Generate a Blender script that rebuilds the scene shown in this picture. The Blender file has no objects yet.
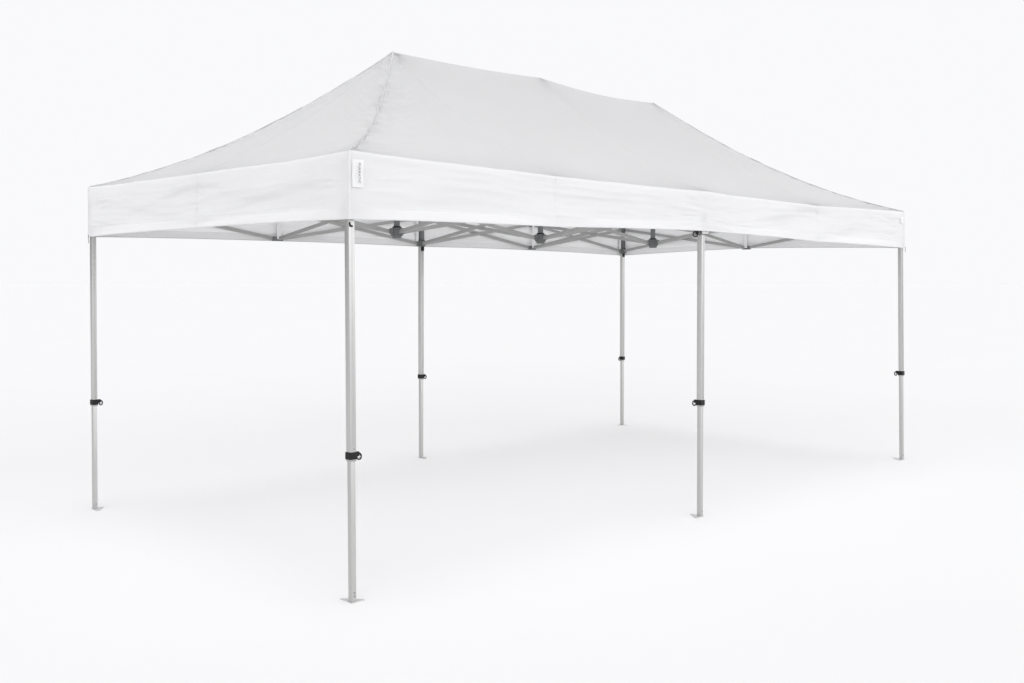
import bpy, bmesh, math, random
from mathutils import Vector, Matrix, noise

random.seed(7)
C = bpy.context.scene.collection
scene = bpy.context.scene

# ------------------------------------------------------------------ materials
def new_mat(name):
    m = bpy.data.materials.new(name); m.use_nodes = True
    nt = m.node_tree
    for n in list(nt.nodes): nt.nodes.remove(n)
    out = nt.nodes.new('ShaderNodeOutputMaterial')
    return m, nt, out

def noise_col(nt, c0, c1, scale, stretch=(1, 1, 1), detail=4):
    tc = nt.nodes.new('ShaderNodeTexCoord'); mp = nt.nodes.new('ShaderNodeMapping')
    mp.inputs['Scale'].default_value = stretch
    nz = nt.nodes.new('ShaderNodeTexNoise'); nz.inputs['Scale'].default_value = scale; nz.inputs['Detail'].default_value = detail
    cr = nt.nodes.new('ShaderNodeValToRGB')
    cr.color_ramp.elements[0].position = .3; cr.color_ramp.elements[1].position = .7
    cr.color_ramp.elements[0].color = (*c0, 1); cr.color_ramp.elements[1].color = (*c1, 1)
    nt.links.new(tc.outputs['Object'], mp.inputs['Vector']); nt.links.new(mp.outputs[0], nz.inputs['Vector'])
    nt.links.new(nz.outputs['Fac'], cr.inputs['Fac'])
    return cr.outputs['Color'], nz.outputs['Fac'], mp

def fabric(name, refl, trans, bump=.25):
    m, nt, out = new_mat(name)
    col, fac, mp = noise_col(nt, tuple(c * .985 for c in refl), tuple(c * 1.01 for c in refl), 2.2, (1, 1, 2.5))
    d = nt.nodes.new('ShaderNodeBsdfDiffuse'); d.inputs['Roughness'].default_value = .4
    t = nt.nodes.new('ShaderNodeBsdfTranslucent'); t.inputs['Color'].default_value = (*trans, 1)
    a = nt.nodes.new('ShaderNodeAddShader')
    nt.links.new(col, d.inputs['Color'])
    # fine creases of the coated polyester
    nz = nt.nodes.new('ShaderNodeTexNoise'); nz.inputs['Scale'].default_value = 9; nz.inputs['Detail'].default_value = 6
    mp2 = nt.nodes.new('ShaderNodeMapping'); mp2.inputs['Scale'].default_value = (.55, .55, 2.6)
    tc = nt.nodes.new('ShaderNodeTexCoord')
    nt.links.new(tc.outputs['Object'], mp2.inputs['Vector']); nt.links.new(mp2.outputs[0], nz.inputs['Vector'])
    b = nt.nodes.new('ShaderNodeBump'); b.inputs['Strength'].default_value = bump; b.inputs['Distance'].default_value = .006
    nt.links.new(nz.outputs['Fac'], b.inputs['Height'])
    nt.links.new(b.outputs[0], d.inputs['Normal'])
    nt.links.new(d.outputs[0], a.inputs[0]); nt.links.new(t.outputs[0], a.inputs[1]); nt.links.new(a.outputs[0], out.inputs['Surface'])
    return m

def solid(name, col, rough=.5, metal=0., var=.04, scale=30, stretch=(1, 1, 1), spec=.5):
    m, nt, out = new_mat(name)
    c, fac, mp = noise_col(nt, tuple(x * (1 - var) for x in col), tuple(min(1, x * (1 + var)) for x in col), scale, stretch)
    p = nt.nodes.new('ShaderNodeBsdfPrincipled')
    nt.links.new(c, p.inputs['Base Color'])
    p.inputs['Roughness'].default_value = rough; p.inputs['Metallic'].default_value = metal
    p.inputs['Specular IOR Level'].default_value = spec
    nt.links.new(p.outputs[0], out.inputs['Surface'])
    return m

FAB = fabric('white_roof_fabric_shaded', (.195, .195, .195), (.625, .625, .625))  # same cloth as the skirt, reflectance lowered: roof shade put into the colour
VAL = fabric('white_skirt_fabric_lit', (.585, .585, .586), (.20, .20, .201))  # reflectance raised over the roof's: the skirt's brighter lighting put into the colour
PIPE = fabric('white_piping', (.69, .69, .69), (.05, .05, .05), .1)
SEAM = fabric('seam_tape', (.56, .56, .56), (.05, .05, .05), .1)
STRAP = fabric('white_strap', (.80, .80, .80), (.03, .03, .03), .1)
LABEL = fabric('white_label_cloth', (.93, .93, .93), (.01, .01, .01), .05)
INK = solid('grey_ink', (.30, .30, .31), .7)
LIN = fabric('white_lining_cloth', (.77, .77, .771), (.20, .20, .201))
ALU = solid('brushed_aluminium', (.49, .49, .482), .36, .8, .05, 6, (8, 8, .35))
ALUBAR = solid('bar_aluminium', (.36, .36, .355), .45, .35, .05, 5, (1, 1, 1))
STEEL = solid('zinc_plate', (.62, .62, .62), .5, .4)
BLACK = solid('black_plastic', (.008, .008, .008), .5, spec=.25)
GREY = solid('grey_plastic', (.14, .145, .145), .5)
DGREY = solid('dark_grey_tube', (.13, .135, .14), .45)
CHROME = solid('chromed_wire', (.55, .55, .55), .25, .9)
FLOOR = solid('white_studio_floor', (.928, .927, .927), .85, 0, .004, .6, spec=0.0)

# ------------------------------------------------------------------ mesh helpers
def finish(name, bm, mat, parent=None, smooth=None):
    me = bpy.data.meshes.new(name); bm.to_mesh(me); bm.free()
    o = bpy.data.objects.new(name, me); C.objects.link(o)
    me.materials.append(mat)
    if smooth is not None:
        for p in me.polygons: p.use_smooth = True
        me.set_sharp_from_angle(angle=math.radians(smooth))
    if parent: o.parent = parent
    return o

def add_box(bm, lo, hi, bevel=0., taper=None, mtx=None):
    vs = []
    for z in (lo[2], hi[2]):
        for x, y in ((lo[0], lo[1]), (hi[0], lo[1]), (hi[0], hi[1]), (lo[0], hi[1])):
            vs.append(bm.verts.new((x, y, z)))
    fs = [bm.faces.new([vs[i] for i in q]) for q in ((3, 2, 1, 0), (4, 5, 6, 7), (0, 1, 5, 4), (1, 2, 6, 5), (2, 3, 7, 6), (3, 0, 4, 7))]
    if taper:
        cx, cy = (lo[0] + hi[0]) / 2, (lo[1] + hi[1]) / 2
        for v in vs[:4]: v.co.x = cx + (v.co.x - cx) * taper; v.co.y = cy + (v.co.y - cy) * taper
    geom = vs
    if bevel:
        es = list({e for f in fs for e in f.edges})
        r = bmesh.ops.bevel(bm, geom=es, offset=bevel, segments=2, affect='EDGES', profile=.7)
        geom = list({v for f in r['faces'] for v in f.verts} | {v for v in vs if v.is_valid})
    if mtx is not None:
        bmesh.ops.transform(bm, matrix=mtx, verts=[v for v in geom if v.is_valid])

def add_bar(bm, a, b, w, h, bevel=.002):
    """rectangular bar from a to b, w wide, h tall"""
    a, b = Vector(a), Vector(b); d = (b - a); L = d.length; d.normalize()
    side = d.cross(Vector((0, 0, 1))).normalized() if abs(d.z) < .99 else Vector((1, 0, 0)); up = side.cross(d).normalized()
    m = Matrix((side, d, up)).transposed().to_4x4(); m.translation = a
    add_box(bm, (-w / 2, 0, -h / 2), (w / 2, L, h / 2), bevel, mtx=m)

def add_cyl(bm, a, b, r0, r1=None, n=16):
    r1 = r0 if r1 is None else r1
    a, b = Vector(a), Vector(b); d = b - a
    q = Vector((0, 0, 1)).rotation_difference(d.normalized()).to_matrix().to_4x4(); q.translation = (a + b) / 2
    bmesh.ops.create_cone(bm, cap_ends=True, segments=n, radius1=r0, radius2=r1, depth=d.length, matrix=q)

def add_tube(bm, pts, r, n=8, closed=False):
    pts = [Vector(p) for p in pts]; N = len(pts); rings = []
    up = Vector((0, 0, 1))
    for i, p in enumerate(pts):
        t = (pts[(i + 1) % N] - pts[i - 1]) if closed else (pts[min(i + 1, N - 1)] - pts[max(i - 1, 0)])
        t.normalize(); s = t.cross(up)
        if s.length < .1: s = t.cross(Vector((1, 0, 0)))
        s.normalize(); u = s.cross(t)
        rings.append([bm.verts.new(p + r * (math.cos(2 * math.pi * k / n) * s + math.sin(2 * math.pi * k / n) * u)) for k in range(n)])
    for i in range(N if closed else N - 1):
        A, B = rings[i], rings[(i + 1) % N]
        for k in range(n): bm.faces.new((A[k], A[(k + 1) % n], B[(k + 1) % n], B[k]))
    if not closed:
        bm.faces.new(rings[0][::-1]); bm.faces.new(rings[-1])

def ring_pts(c, ax1, ax2, r1, r2, n=20):
    c, ax1, ax2 = Vector(c), Vector(ax1), Vector(ax2)
    return [c + ax1 * r1 * math.cos(2 * math.pi * k / n) + ax2 * r2 * math.sin(2 * math.pi * k / n) for k in range(n)]

# ------------------------------------------------------------------ layout (metres)
FEET = {'L': (-2.993, 1.363), 'N': (-2.947, -1.450), 'M': (-.112, -1.512), 'R': (3.101, -1.418), 'B': (3.051, 1.577), 'C': (.026, 1.433)}
LEAN = {'L': (-.010, .009), 'N': (.006, .031), 'M': (.056, .028), 'R': (-.007, .006), 'B': (.004, -.004), 'C': (0, 0)}
EAVE = {'L': (-3.026, 1.393, 2.195), 'N': (-2.970, -1.461, 2.182), 'M': (-.050, -1.526, 2.150), 'R': (3.115, -1.433, 2.163), 'B': (3.092, 1.609, 2.165), 'C': (.030, 1.465, 2.160)}
HEMZ = {'L': 1.854, 'N': 1.848, 'M': 1.885, 'R': 1.845, 'B': 1.837, 'C': 1.860}
PK = [Vector((-1.479, .008, 3.114)), Vector((0, 0, 3.130)), Vector((1.460, .009, 3.105))]
Z_TOP, Z_BOT = 2.112, 1.887

root = bpy.data.objects.new('pop_up_tent', None); C.objects.link(root)
root['label'] = 'white folding pop-up canopy tent on six silver square legs with black clamps'
root['category'] = 'tent'
root.empty_display_size = .3

# ------------------------------------------------------------------ ring of stations round the eave
def mid(a, b, dz, hem, out=(0, 0)):
    A, B = Vector(EAVE[a]), Vector(EAVE[b]); p = (A + B) / 2
    return (p.x + out[0], p.y + out[1], (A.z + B.z) / 2 + dz), hem
ST = []   # eave point, hem z, ridge index, curve k, kind
def corner(k, r, kk): ST.append((Vector(EAVE[k]), HEMZ[k], r, kk, 'c'))
def midst(a, b, dz, hem, r, kk): ST.append((Vector(mid(a, b, dz, hem)[0]), hem, r, kk, 'm'))
corner('L', 0, .56); midst('L', 'N', -.010, 1.861, 0, .36); corner('N', 0, .62); midst('N', 'M', -.014, 1.862, 0, .36)
ST.append((Vector(EAVE['M']), HEMZ['M'], 1, .42, 'p')); midst('M', 'R', -.022, 1.857, 2, .34); corner('R', 2, .52)
midst('R', 'B', -.012, 1.880, 2, .36); corner('B', 2, .52); midst('B', 'C', -.014, 1.862, 2, .36)
ST.append((Vector(EAVE['C']), HEMZ['C'], 1, .42, 'p')); midst('C', 'L', -.014, 1.868, 0, .36)
NS = len(ST)

def lerp(a, b, t): return a + (b - a) * t
def nz(x, y, z): return noise.noise(Vector((x, y, z)))
def station(i, s):
    """values at fraction s of segment i"""
    a, b = ST[i], ST[(i + 1) % NS]
    e = a[0].lerp(b[0], s)
    # slack sag of the eave between supports
    e.z -= .006 * math.sin(math.pi * s)
    e.z += (nz(i * 1.5 + s * 1.5 + 3, 2.2, .7) * .012 + nz((i + s) * 9, 5.2, .7) * .004) * math.sin(math.pi * s)
    hem = lerp(a[1], b[1], s) + .004 * math.sin(math.pi * s)
    A, B = PK[a[2]], PK[b[2]]
    r = A.lerp(B, s)
    if a[2] != b[2]:
        r.z -= (.030 if 2 in (a[2], b[2]) else .012) * math.sin(math.pi * s) ** 1.0
    # curvature: tight along the hips, slacker along the seams
    w = s
    k = lerp(a[3], b[3], w)
    return e, hem, r, k


cx0, cy0 = .03, 0
def outward(i):
    a, b = ST[i][0], ST[(i + 1) % NS][0]; d = (b - a); d.z = 0; n = Vector((d.y, -d.x, 0)).normalized()
    m = (a + b) / 2
    if n.x * (m.x - cx0) + n.y * (m.y - cy0) < 0: n = -n
    return n
def roof_pt(i, s, v):
    e, hem, r, k = station(i, s)
    e = e - outward(i) * .008
    p = e.lerp(r, v)
    g = (1 - k) * v + k * v * v
    z = e.z + (r.z - e.z) * g
    span = (ST[i][0] - ST[(i + 1) % NS][0]).length
    z -= .034 * math.sin(math.pi * s) * math.sin(math.pi * min(1, v * 1.0)) * span / 1.5
    p.z = z
    # distance to the nearest hip seam, for puckers
    hip = 1e9
    L_here = span * (1 - v) if ST[i][2] == ST[(i + 1) % NS][2] else 9
    if ST[i][4] == 'c': hip = min(hip, s * L_here)
    if ST[(i + 1) % NS][4] == 'c': hip = min(hip, (1 - s) * L_here)
    edge = min(1, v * 12) * min(1, (1 - v) * 20)
    if hip < 1:
        along = v * 1.75
        sgn = 1 if ST[i][4] == 'c' else -1
        near = i in (1, 2)                                  # the front corner hip is gathered most
        amp = 1.0 if near else .3
        reach = .13 + .10 * nz(along * 2.1, i * 3.3, 2)
        pk = nz(along * 15 - hip * 9, sgn * 3.1 + i, hip * 3) * math.exp(-hip / max(.05, reach)) * .030
        pk += nz(along * 34 - hip * 16, 7.7 + i, hip * 5) * math.exp(-hip / .06) * .016
        q = nz(along * 9 + hip * 6 * sgn, i * 2.7, hip * 2.5)
        pk -= max(0, 1 - abs(q) * 9) ** 1.5 * .020 * math.exp(-hip / .12) * (.3 + .7 * math.sin(math.pi * v))
        pk *= amp * 1.9
        fade = min(1, hip / .010)
        p.z += pk * edge * fade
    # long slack waves of cloth
    w = nz(p.x * .9 + 4, p.y * 1.4, 2.2) * .018 + nz(p.x * 3.2, p.y * 2.3 + p.x, 9.1) * .006 + nz(p.x * 1.5 + p.y * 6, p.y * 1.2, 5.1) * .0025
    seam = min(1, s * 8, (1 - s) * 8)
    p.z += w * edge * (.4 + .6 * seam)
    # tension creases fanning from the eave nodes
    return p

VR, VS = 150, 60
bm = bmesh.new(); cols = []
for i in range(NS):
    for c in range(VS):
        s = c / VS
        if ST[i][4] == 'c': s = s ** 1.9
        elif ST[(i + 1) % NS][4] == 'c': s = 1 - (1 - s) ** 1.9
        cols.append([bm.verts.new(roof_pt(i, s, r / VR)) for r in range(VR + 1)])
for a in range(len(cols)):
    A, B = cols[a], cols[(a + 1) % len(cols)]
    for r in range(VR): bm.faces.new((A[r], B[r], B[r + 1], A[r + 1]))
bmesh.ops.remove_doubles(bm, verts=[c[VR] for c in cols], dist=.0004)
for e in bm.edges: pass
bmesh.ops.dissolve_degenerate(bm, dist=1e-6, edges=list(bm.edges))
bmesh.ops.recalc_face_normals(bm, faces=bm.faces)
roof = finish('roof', bm, FAB, root, 80)

# ------------------------------------------------------------------ valance (four sides, one continuous skirt) + inner lining strip
def val_pt(i, s, v, inset=0., top=0., bot=0.):
    e, hem, r, k = station(i, s)
    z0, z1 = e.z - top, hem + bot
    z = lerp(z0, z1, v); n = outward(i)
    p = Vector((e.x, e.y, z))
    arc = i * 1.5 + s * 1.5
    # mostly horizontal drag folds, strongest mid-height, dying at corners and hems
    v = max(0, min(1, (e.z - z) / (e.z - hem)))
    ends = 1
    if ST[i][4] == 'c': ends = min(ends, .0 + s * 7)
    if ST[(i + 1) % NS][4] == 'c': ends = min(ends, (1 - s) * 7)
    env = min(1, v * 5) * (1 if v < .8 else .55) * ends
    patch = .45 + .9 * abs(nz(arc * .8 + 1.7, z * 2, 9.9)) * 1.6
    t = z + .035 * math.sin(arc * 1.3) + .02 * nz(arc * 1.2, 3, 3)
    w = nz(arc * 1.3, t * 15, 1.3) * .012 + nz(arc * 2.6 + 5, t * 36, 4.4) * .0055 + nz(arc * 1.2, t * 7 - arc * .5, 8.8) * .008
    # puckers radiating from the mid seams
    dm = 9
    if ST[i][4] == 'm': dm = s * 1.5
    if ST[(i + 1) % NS][4] == 'm': dm = (1 - s) * 1.5
    w += nz(z * 34, dm * 2.4, 3.3 + i) * .010 * math.exp(-dm / .16) * min(1, dm / .012)
    # and from the gathered corners
    dc = 9
    if ST[i][4] in 'cp': dc = s * 1.5
    if ST[(i + 1) % NS][4] in 'cp': dc = (1 - s) * 1.5
    w += nz((z - 2.0) * 26 / (.35 + dc), dc * 2, 6.3 + i) * .007 * math.exp(-((dc - .25) / .2) ** 2)
    w *= patch * 1.6
    bow = .010 * math.sin(math.pi * v) * min(1, ends)
    # sharp drag creases, short and nearly level
    rd = nz(arc * 1.1 + 2, t * 17, 6.1); w -= max(0, 1 - abs(rd) * 5) ** 2 * .0050 * patch * max(0, nz(arc * 2.1, z * 5, 2.9) + .25)
    rd = nz(arc * 1.7 + 8, t * 26 + arc * .5, 3.6); w += max(0, 1 - abs(rd) * 5) ** 2 * .0040 * patch * max(0, nz(arc * 2.7, z * 6, 12.9) + .2)
    st = -.0035 * math.exp(-((z - hem - .052) / .006) ** 2) * (.5 + .5 * nz(arc * 3, 1, 1)) if inset == 0 else 0   # stitch line of the lining
    roll = .006 * max(0, 1 - (e.z - z) / .014) ** 2
    return p + n * (w * env - bow * .5 - inset + st - roll)

def skirt(name, inset=0, top=0, bot=0, rows=72, colsn=90, mat=FAB):
    bm = bmesh.new(); cols = []
    for i in range(NS):
        for c in range(colsn): cols.append([bm.verts.new(val_pt(i, c / colsn, r / rows, inset, top, bot)) for r in range(rows + 1)])
    for a in range(len(cols)):
        A, B = cols[a], cols[(a + 1) % len(cols)]
        for r in range(rows): bm.faces.new((A[r], A[r + 1], B[r + 1], B[r]))
    bmesh.ops.recalc_face_normals(bm, faces=bm.faces)
    return finish(name, bm, mat, root, 50)
val = skirt('valance', mat=VAL)
skirt('valance_lining', .009, .012, .052, 24, 24, LIN)

# hem fold: thin doubled roll along the bottom of the skirt
bm = bmesh.new(); pts = []
for i in range(NS):
    for c in range(40):
        pts.append(val_pt(i, c / 40, 1.0) + Vector((0, 0, .002)))
add_tube(bm, pts, .0028, 6, closed=True)
finish('hem', bm, VAL, val, 60)
# stitched seams down the skirt (mids) and piped corners
for i in range(NS):
    kind = ST[i][4]
    if kind == 'm':
        bm = bmesh.new(); n = outward(i)
        add_tube(bm, [val_pt(i, .0, r / 24) for r in range(25)], .0012, 6)
        finish('seam', bm, VAL, val, 60)
    if kind == 'c':
        bm = bmesh.new()
        e = ST[i][0]; n = (outward(i) + outward(i - 1)).normalized()
        add_tube(bm, [Vector((e.x, e.y, lerp(e.z - .001, ST[i][1], r / 20))) + n * (.002 + .0012 * nz(r * .4, i, 0)) for r in range(21)], .0034, 8)
        finish('corner_piping', bm, PIPE, val, 60)

# seams on the roof: hips, and the seams that climb from the mid eaves to the peaks
for i in range(NS):
    kind = ST[i][4]
    if kind == 'p': continue
    bm = bmesh.new(); rr = (.0062 if i == 2 else .0042) if kind == 'c' else .0009
    pts = []
    for r in range(0, 81):
        v = r / 80; q = roof_pt(i, 0, v)
        if kind == 'c': q += Vector((nz(v * 16, i, 1), nz(v * 16, i, 5), 0)) * .010 * math.sin(math.pi * v) + Vector((0, 0, .002 + .002 * nz(v * 30, i, 3)))
        pts.append(q)
    add_tube(bm, pts, rr, 6)
    finish('hip_seam' if kind == 'c' else 'panel_seam', bm, SEAM if kind == 'c' else FAB, roof, 60)

# woven tags on the front of the skirt
def tag_on(x0, x1, z0, z1, ybase, slope):
    bm = bmesh.new(); nx, nzv = 8, 12; g = []
    for a in range(nx + 1):
        row = []
        for b in range(nzv + 1):
            x = lerp(x0, x1, a / nx); z = lerp(z0, z1, b / nzv)
            y = ybase + slope * (x - x0) - .014 - .0015 * math.sin(a / nx * 2.2) - .001 * math.cos(b * .5)
            row.append(bm.verts.new((x, y, z)))
        g.append(row)
    for a in range(nx):
        for b in range(nzv): bm.faces.new((g[a][b], g[a + 1][b], g[a + 1][b + 1], g[a][b + 1]))
    r = bmesh.ops.solidify(bm, geom=list(bm.faces), thickness=.0012)
    return finish('brand_tag', bm, LABEL, root, 40)
tagN = tag_on(-2.966, -2.900, 2.003, 2.136, -1.461, -.0223)
tagN['label'] = 'white cloth tag with grey upright lettering'
tag_on(3.024, 3.068, 2.060, 2.110, -1.4357, .0294)
# lettering runs down the tag
cu = bpy.data.curves.new('lettering', 'FONT'); cu.body = 'PURRATIC'; cu.size = .0175; cu.space_character = 1.12
cu.extrude = .0003; cu.offset = .0003
to = bpy.data.objects.new('tmp_text', cu); C.objects.link(to)
bpy.context.view_layer.update()
me = bpy.data.meshes.new_from_object(to.evaluated_get(bpy.context.evaluated_depsgraph_get()))
bpy.data.objects.remove(to)
xs = [v.co.x for v in me.vertices]; Lx = max(xs) - min(xs)
sc_ = .098 / Lx
for v in me.vertices:
    x, y, z = v.co.x * sc_, v.co.y * .95, v.co.z
    v.co = Vector((-2.9315 + y, -1.4795 - z, 2.121 - x))
me.materials.clear(); me.materials.append(INK)
lo = bpy.data.objects.new('lettering', me); C.objects.link(lo); lo.parent = tagN

# ------------------------------------------------------------------ legs
def leg(k):
    x, y = FEET[k]; lx, ly = LEAN[k]
    sd = Vector({'L': (1, 0, 0), 'N': (1, 0, 0), 'C': (1, 0, 0), 'M': (0, 1, 0), 'R': (0, 1, 0), 'B': (-1, 0, 0)}[k])      # side the clamp rings point to
    sp = Vector((abs(sd.y), abs(sd.x), 0))
    ix = {'L': 1, 'N': 1, 'C': 0, 'M': 0, 'R': -1, 'B': -1}[k]; iy = 1 if k in 'NMR' else -1
    zc = {'N': .706, 'L': .729, 'C': .719, 'B': .726, 'M': .750, 'R': .755}[k]
    bm = bmesh.new()
    q = .0165 if k in 'LR' else .0178; add_box(bm, (-q, -q, zc), (q, q, 2.13), .0035)
    add_box(bm, (-.0142, -.0142, .004), (.0142, .0142, zc + .01), .003)
    # extruded groove lips on the faces of the upper tube
    for sgn in (-1, 1):
        add_box(bm, (-.0035, sgn * .0178 - .0009, zc + .03), (-.0021, sgn * .0178 + .0009, 2.12))
        add_box(bm, (.0021, sgn * .0178 - .0009, zc + .03), (.0035, sgn * .0178 + .0009, 2.12))
    o = finish('leg', bm, ALU, root, 40)
    o.location = (x, y, 0); o.rotation_euler = (math.atan2(-ly, 1.83), math.atan2(lx, 1.83), 0)
    # foot plate, growing inward from the outer corner of the tube
    bm = bmesh.new()
    jx = ix or (-1 if k == 'M' else 1); ax_, ay_ = .080, .094
    tri = [(-.018 * jx, -.018 * iy), ((-.018 + ax_) * jx, -.018 * iy), ((-.018 + ax_) * jx, (-.018 + .016) * iy), ((-.018 + .016) * jx, (-.018 + ay_) * iy), (-.018 * jx, (-.018 + ay_) * iy)]
    lo_ = [bm.verts.new((x_, y_, .0005)) for x_, y_ in tri]; hi_ = [bm.verts.new((x_, y_, .0040)) for x_, y_ in tri]
    bm.faces.new(lo_); bm.faces.new(hi_)
    for q in range(5): bm.faces.new((lo_[q], lo_[(q + 1) % 5], hi_[(q + 1) % 5], hi_[q]))
    bmesh.ops.recalc_face_normals(bm, faces=bm.faces)
    finish('foot_plate', bm, STEEL, o, 40)
    # clamp collar: black band with a pale skirt under it
    bm = bmesh.new()
    add_box(bm, (-.0215, -.0215, zc - .018), (.0215, .0215, zc + .018), .004)
    q = sd * .032; e = Vector((abs(sd.x) * .0125 + sp.x * .010, abs(sd.y) * .0125 + sp.y * .010, 0)); add_box(bm, (q.x - e.x, q.y - e.y, zc - .006), (q.x + e.x, q.y + e.y, zc + .017), .004)
    c = finish('clamp', bm, BLACK, o, 40)
    ax = (sd * .82 + Vector((.57 * sd.y, -.57 * sd.x, 0)) * (-1 if k in 'MR' else 1)).normalized()
    bm = bmesh.new(); add_box(bm, (-.0195, -.0195, zc - .028), (.0195, .0195, zc - .0175), .002, taper=.84)
    finish('clamp_skirt', bm, ALUBAR, o, 40)
    bm = bmesh.new()
    add_tube(bm, ring_pts(sd * .047 + Vector((0, 0, zc - .008)), ax, (0, 0, 1), .0115, .0155), .0036, 8, True)
    finish('pull_ring', bm, BLACK, o, 60)
    bm = bmesh.new()
    add_tube(bm, ring_pts(sd * .047 + Vector((0, 0, zc - .006)), ax, (0, 0, 1), .0065, .0105), .0014, 6, True)
    finish('ring_wire', bm, CHROME, o, 60)
    # rivets
    for z in ((.030, .047) if k == 'N' else (.036,)):
        bm = bmesh.new(); add_cyl(bm, (.003, -.0135, z), (.003, -.0156, z), .0035, n=12); finish('rivet', bm, GREY, o, 60)
    bm = bmesh.new(); add_cyl(bm, (.004, -.0172, zc + .033), (.004, -.0192, zc + .033), .0028, n=12); finish('rivet', bm, GREY, o, 60)
    # slider that carries the scissor bars, with the dark sleeve above it
    bm = bmesh.new()
    ox = -.0225 if k in 'LRBN' and ix > 0 else -.027; hx = .0225 if k in 'RB' else .027; oy = .0225 if k in 'LBC' else .027; my = -.0225 if k in 'NMR' else -.027
    if k == 'L': ox, oy = -.014, .016
    if k == 'R': hx, my = .014, -.016
    add_box(bm, (ox, my, Z_BOT - .026), (hx, oy, Z_BOT + .026), .004)
    add_box(bm, (ix * .03 - .014 if ix else -.042, -.012, Z_BOT - .022), (ix * .03 + .014 if ix else .042, .012, Z_BOT + .022), .003)
    add_box(bm, (-.012, iy * .03 - .014, Z_BOT - .022), (.012, iy * .03 + .014, Z_BOT + .022), .003)
    finish('slider', bm, GREY, o, 40)
    if k in 'LR': return o
    bm = bmesh.new(); add_box(bm, (-.0225, -.0225, Z_BOT + .0265), (.0225, .0225, Z_BOT + .033), .002); finish('slider_collar', bm, BLACK, o, 40)
    if k in 'LR': return o
    bm = bmesh.new(); add_box(bm, (-.0205, -.0205, Z_BOT + .0335), (.0205, .0205, Z_BOT + .12), .003); finish('sleeve', bm, DGREY, o, 40)
    bm = bmesh.new()
    add_box(bm, (-.021, -.021, Z_TOP - .030), (.021, .021, Z_TOP + .032), .003); finish('top_bracket', bm, GREY, o, 40)
    # release ring hanging from the slider
    if k in 'CB':
        dx = -.004 if k == 'C' else -.014
        bm = bmesh.new(); add_box(bm, (dx - .014, -.032, Z_BOT - .066), (dx + .014, -.0185, Z_BOT - .0275), .003)
        finish('release_tab', bm, BLACK, o, 40)
    if k == 'N':
        bm = bmesh.new()
        add_tube(bm, [(-.003 + .013 * math.cos(a), -.0225, 1.832 + .016 * math.sin(a)) for a in [math.radians(165 + q * 9) for q in range(15)]], .0042, 8)
        finish('release_tab', bm, BLACK, o, 60)
    if k == 'M':
        bm = bmesh.new()
        add_tube(bm, ring_pts((-.072, -.004, 1.862), (.75, -.66, 0), (0, 0, 1), .015, .017), .0042, 8, True)
        add_bar(bm, (-.058, -.004, 1.868), (-.018, 0, 1.884), .010, .012, .002)
        finish('release_tab', bm, BLACK, o, 60)
    return o
LEGS = {k: leg(k) for k in 'LNMRBC'}

# small strap loops at the skirt corners
def loop(px, py, z, w=.010, h=.035, mat=ALUBAR):
    bm = bmesh.new(); add_tube(bm, [(px, py, z + .02), (px - .002, py - .003, z), (px + .002, py, z - h * .5), (px + w * .3, py + .003, z - h)], .0028, 6)
    finish('strap_hook', bm, mat, root, 60)
loop(-3.030, 1.385, 1.846); loop(3.122, -1.440, 1.838, h=.028)
bm = bmesh.new(); add_box(bm, (-.075, -1.507, 1.868), (-.008, -1.500, 1.890), .002); finish('hook_tape', bm, PIPE, root, 40)
bm = bmesh.new(); add_box(bm, (-.030, -1.512, 1.872), (-.008, -1.5075, 1.905), .002); finish('hook_tape', bm, PIPE, root, 40)

# ------------------------------------------------------------------ scissor lattice
def P(k): return Vector((FEET[k][0] + LEAN[k][0] * 1.09, FEET[k][1] + LEAN[k][1] * 1.09, 0))
nodes = {'L': P('L'), 'N': P('N'), 'M': P('M'), 'R': P('R'), 'B': P('B'), 'C': P('C')}
for a, b, n in (('L', 'N', 'LN'), ('N', 'M', 'NM'), ('M', 'R', 'MR'), ('R', 'B', 'RB'), ('B', 'C', 'BC'), ('C', 'L', 'CL')):
    nodes[n] = (nodes[a] + nodes[b]) / 2
nodes['R'] += Vector((-.009, .012, 0)); nodes['L'] += Vector((.007, -.008, 0)); nodes['N'] += Vector((.004, .006, 0))
nodes['P0'] = Vector((-1.452, .0, 0)); nodes['P1'] = Vector((0, 0, 0)); nodes['P2'] = Vector((1.46, .01, 0))
edges = [('L', 'LN'), ('LN', 'N'), ('N', 'NM'), ('NM', 'M'), ('M', 'MR'), ('MR', 'R'), ('R', 'RB'), ('RB', 'B'), ('B', 'BC'), ('BC', 'C'), ('C', 'CL'), ('CL', 'L'),
         ('LN', 'P0'), ('NM', 'P0'), ('CL', 'P0'), ('P0', 'P1'), ('P1', 'P2'), ('M', 'P1'), ('C', 'P1'), ('MR', 'P2'), ('BC', 'P2'), ('RB', 'P2')]
def bar_mesh(a, b):
    bm = bmesh.new(); add_bar(bm, a, b, .011, .027, .0018)
    d = (Vector(b) - Vector(a)).normalized(); s = d.cross(Vector((0, 0, 1))).normalized(); m = (Vector(a) + Vector(b)) / 2
    add_cyl(bm, m - s * .0085, m + s * .0085, .007, n=12)      # pivot bolt
    return bm
for a, b in edges:
    A, B = nodes[a], nodes[b]; d = (B - A).normalized(); s = Vector((-d.y, d.x, 0)) * .0075
    A2, B2 = A + d * .033, B - d * .033
    zt, zb = Z_TOP, Z_BOT
    finish('scissor_bar', bar_mesh(A2 + s + Vector((0, 0, zt)), B2 + s + Vector((0, 0, zb))), ALUBAR, root, 40)
    finish('scissor_bar', bar_mesh(A2 - s + Vector((0, 0, zb)), B2 - s + Vector((0, 0, zt))), ALUBAR, root, 40)
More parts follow.
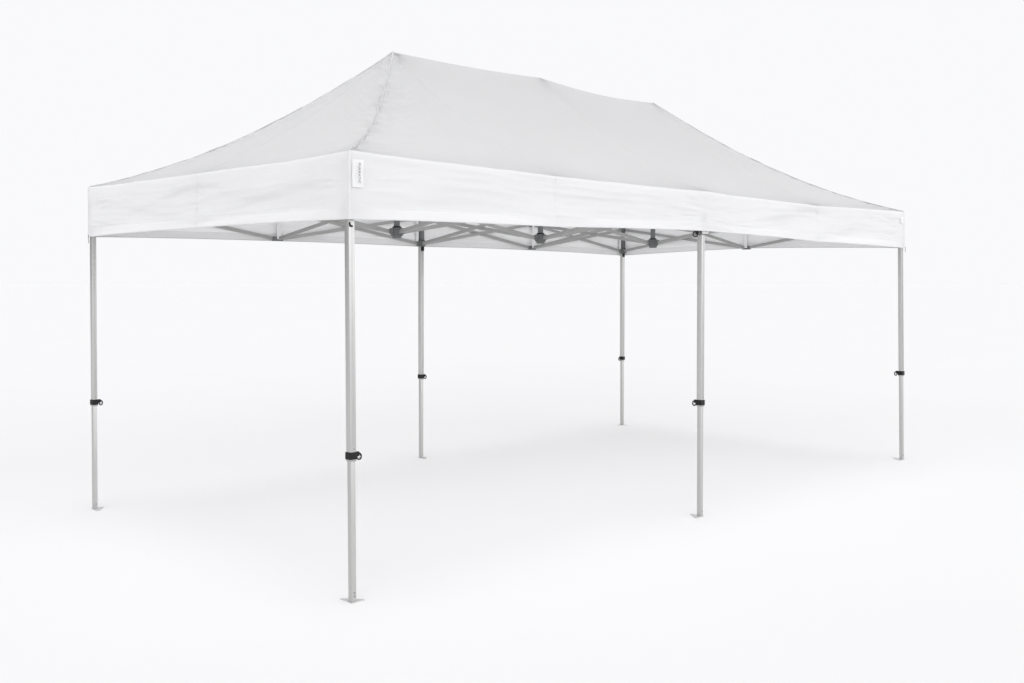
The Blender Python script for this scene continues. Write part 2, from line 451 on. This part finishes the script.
for n in ('LN', 'NM', 'MR', 'RB', 'BC', 'CL'):
    p = nodes[n]; ax = Vector((1, 0, 0)) if n in ('NM', 'MR', 'BC', 'CL') else Vector((0, 1, 0))
    for z in (Z_TOP, Z_BOT):
        bm = bmesh.new(); h = .020
        e = ax * .042 + Vector((ax.y, ax.x, 0)) * .014
        add_box(bm, (p.x - e.x, p.y - e.y, z - h), (p.x + e.x, p.y + e.y, z + h * .8), .004)
        finish('joint_bracket', bm, GREY, root, 40)
    # white hook-and-loop strap tying the skirt to the joint
    if n in ('LN', 'NM', 'MR'): continue
    bm = bmesh.new(); o = Vector((ax.y, ax.x, 0)) * -.0160
    q = p + o; e = ax * .017 + Vector((ax.y, ax.x, 0)) * .0012
    add_box(bm, (q.x - e.x, q.y - e.y, Z_BOT - .005), (q.x + e.x, q.y + e.y, Z_TOP + .03), .0006)
    finish('tie_strap', bm, STRAP, root, 40)
# tie straps either side of the back corner legs
for k in 'BC':
    p = nodes[k]
    for dx in (-.045, .045):
        bm = bmesh.new(); add_box(bm, (p.x + dx - .014, p.y - .004, 1.905), (p.x + dx + .014, p.y - .002, 2.10), .0006)
        finish('tie_strap', bm, STRAP, root, 40)

# centre poles with their hubs
for i, n in enumerate(('P0', 'P1', 'P2')):
    p = nodes[n]; top = PK[i].z - .012
    bm = bmesh.new(); add_cyl(bm, (p.x, p.y, Z_BOT + .03), (p.x, p.y, top - .02), .021, n=24)
    bmesh.ops.create_uvsphere(bm, u_segments=20, v_segments=10, radius=.024, matrix=Matrix.Translation((p.x, p.y, top - .028)))
    pole = finish('centre_pole', bm, DGREY, root, 40)
    bm = bmesh.new()
    add_cyl(bm, (p.x, p.y, Z_BOT - .026), (p.x, p.y, Z_BOT + .030), .043, n=8)
    bmesh.ops.bevel(bm, geom=list(bm.edges), offset=.004, segments=2, affect='EDGES')
    for q in range(24):
        a = q / 24 * 2 * math.pi
        add_cyl(bm, (p.x + .0415 * math.cos(a), p.y + .0415 * math.sin(a), Z_BOT - .016), (p.x + .0415 * math.cos(a), p.y + .0415 * math.sin(a), Z_BOT + .026), .0018, n=6)
    for ax in ((1, 0), (-1, 0), (0, 1), (0, -1)):
        add_box(bm, (p.x + ax[0] * .046 - .013, p.y + ax[1] * .046 - .013, Z_BOT - .012), (p.x + ax[0] * .046 + .013, p.y + ax[1] * .046 + .013, Z_BOT + .026), .003)
    add_cyl(bm, (p.x, p.y, Z_BOT - .042), (p.x, p.y, Z_BOT - .0255), .031, .034, n=20)
    finish('hub', bm, GREY, pole, 40)
    bm = bmesh.new(); add_cyl(bm, (p.x, p.y, Z_BOT + .0305), (p.x, p.y, Z_BOT + .041), .033, .027, n=24); finish('hub_collar', bm, BLACK, pole, 40)
    bm = bmesh.new()
    add_box(bm, (p.x - .034, p.y - .034, Z_TOP - .022), (p.x + .034, p.y + .034, Z_TOP + .022), .005); finish('upper_hub', bm, GREY, pole, 40)

# ------------------------------------------------------------------ floor
bm = bmesh.new()
bmesh.ops.create_grid(bm, x_segments=1, y_segments=1, size=1500)
fl = finish('floor', bm, FLOOR); fl['kind'] = 'structure'

# ------------------------------------------------------------------ studio light
W = bpy.data.worlds.new('World'); scene.world = W; W.use_nodes = True
nt = W.node_tree
for n in list(nt.nodes): nt.nodes.remove(n)
out = nt.nodes.new('ShaderNodeOutputWorld'); bg = nt.nodes.new('ShaderNodeBackground')
tc = nt.nodes.new('ShaderNodeTexCoord')
def lobe(az, el, c0, c1, amp):
    v = nt.nodes.new('ShaderNodeVectorMath'); v.operation = 'DOT_PRODUCT'
    a, e = math.radians(az), math.radians(el)
    v.inputs[1].default_value = (math.cos(a) * math.cos(e), math.sin(a) * math.cos(e), math.sin(e))
    nt.links.new(tc.outputs['Generated'], v.inputs[0])
    m = nt.nodes.new('ShaderNodeMapRange'); m.interpolation_type = 'SMOOTHSTEP'
    m.inputs['From Min'].default_value = c0; m.inputs['From Max'].default_value = c1
    m.inputs['To Min'].default_value = 0; m.inputs['To Max'].default_value = amp
    nt.links.new(v.outputs['Value'], m.inputs['Value'])
    return m.outputs['Result']
def add(a, b):
    m = nt.nodes.new('ShaderNodeMath'); m.operation = 'ADD'
    if isinstance(a, float): m.inputs[0].default_value = a
    else: nt.links.new(a, m.inputs[0])
    nt.links.new(b, m.inputs[1]); return m.outputs[0]
#LIGHTS
def mul(a, b):
    m = nt.nodes.new('ShaderNodeMath'); m.operation = 'MULTIPLY'; nt.links.new(a, m.inputs[0]); nt.links.new(b, m.inputs[1]); return m.outputs[0]
# unseen world glows, added for their light: first a low band on the camera's side
low = lobe(0, 90, .62, .22, 1.0)
s = add(1.0, mul(low, lobe(-132, 0, -.35, .35, .84)))
s = add(s, mul(low, lobe(-75, 0, .5, .95, .15)))                         # a little more from camera right
s = add(s, lobe(-137, 8, .93, .985, 3.4))                                # compact unseen glow added as key, so the cloth folds show
s = add(s, lobe(0, 90, .955, .99, 1.65))                                    # overhead lamp, straight above the tent
s = add(s, lobe(165, 5, .72, .95, .20))                                  # unseen fill glow added at far left ...
s = add(s, lobe(132, 5, .78, .93, -.85))                                 # ... and an unseen dark patch added to darken the legs' left faces
s = add(s, lobe(-47, 5, .84, .96, .75))                                  # unseen glow added at right to brighten the legs' right faces
s = add(s, mul(lobe(0, 90, .25, .5, 1.0), lobe(-132, 30, .2, .8, .42)))  # unseen high glow added behind the camera
s = add(s, lobe(0, 90, .25, .90, -.44))                                  # ceiling dimmer than the walls
nt.links.new(s, bg.inputs['Strength'])
bg.inputs['Color'].default_value = (.952, .952, .966, 1)
nt.links.new(bg.outputs[0], out.inputs['Surface'])

# ------------------------------------------------------------------ camera (level, with lens shift)
cam = bpy.data.cameras.new('camera'); co = bpy.data.objects.new('camera', cam); C.objects.link(co)
co.location = (-6.0129, -5.4435, 1.5424)
co.rotation_euler = (math.pi / 2, 0, .8419 - math.pi / 2)
cam.sensor_width = 36; cam.lens = 1040.03 * 36 / 1024
cam.shift_x = (512 - 429.64) / 1024; cam.shift_y = (282.71 - 341.5) / 1024
cam.clip_start = .05; cam.clip_end = 5000
scene.camera = co
scene.view_settings.view_transform = 'Standard'; scene.view_settings.look = 'None'
scene.view_settings.exposure = 0; scene.view_settings.gamma = 1
scene.cycles.max_bounces = 10; scene.cycles.diffuse_bounces = 6
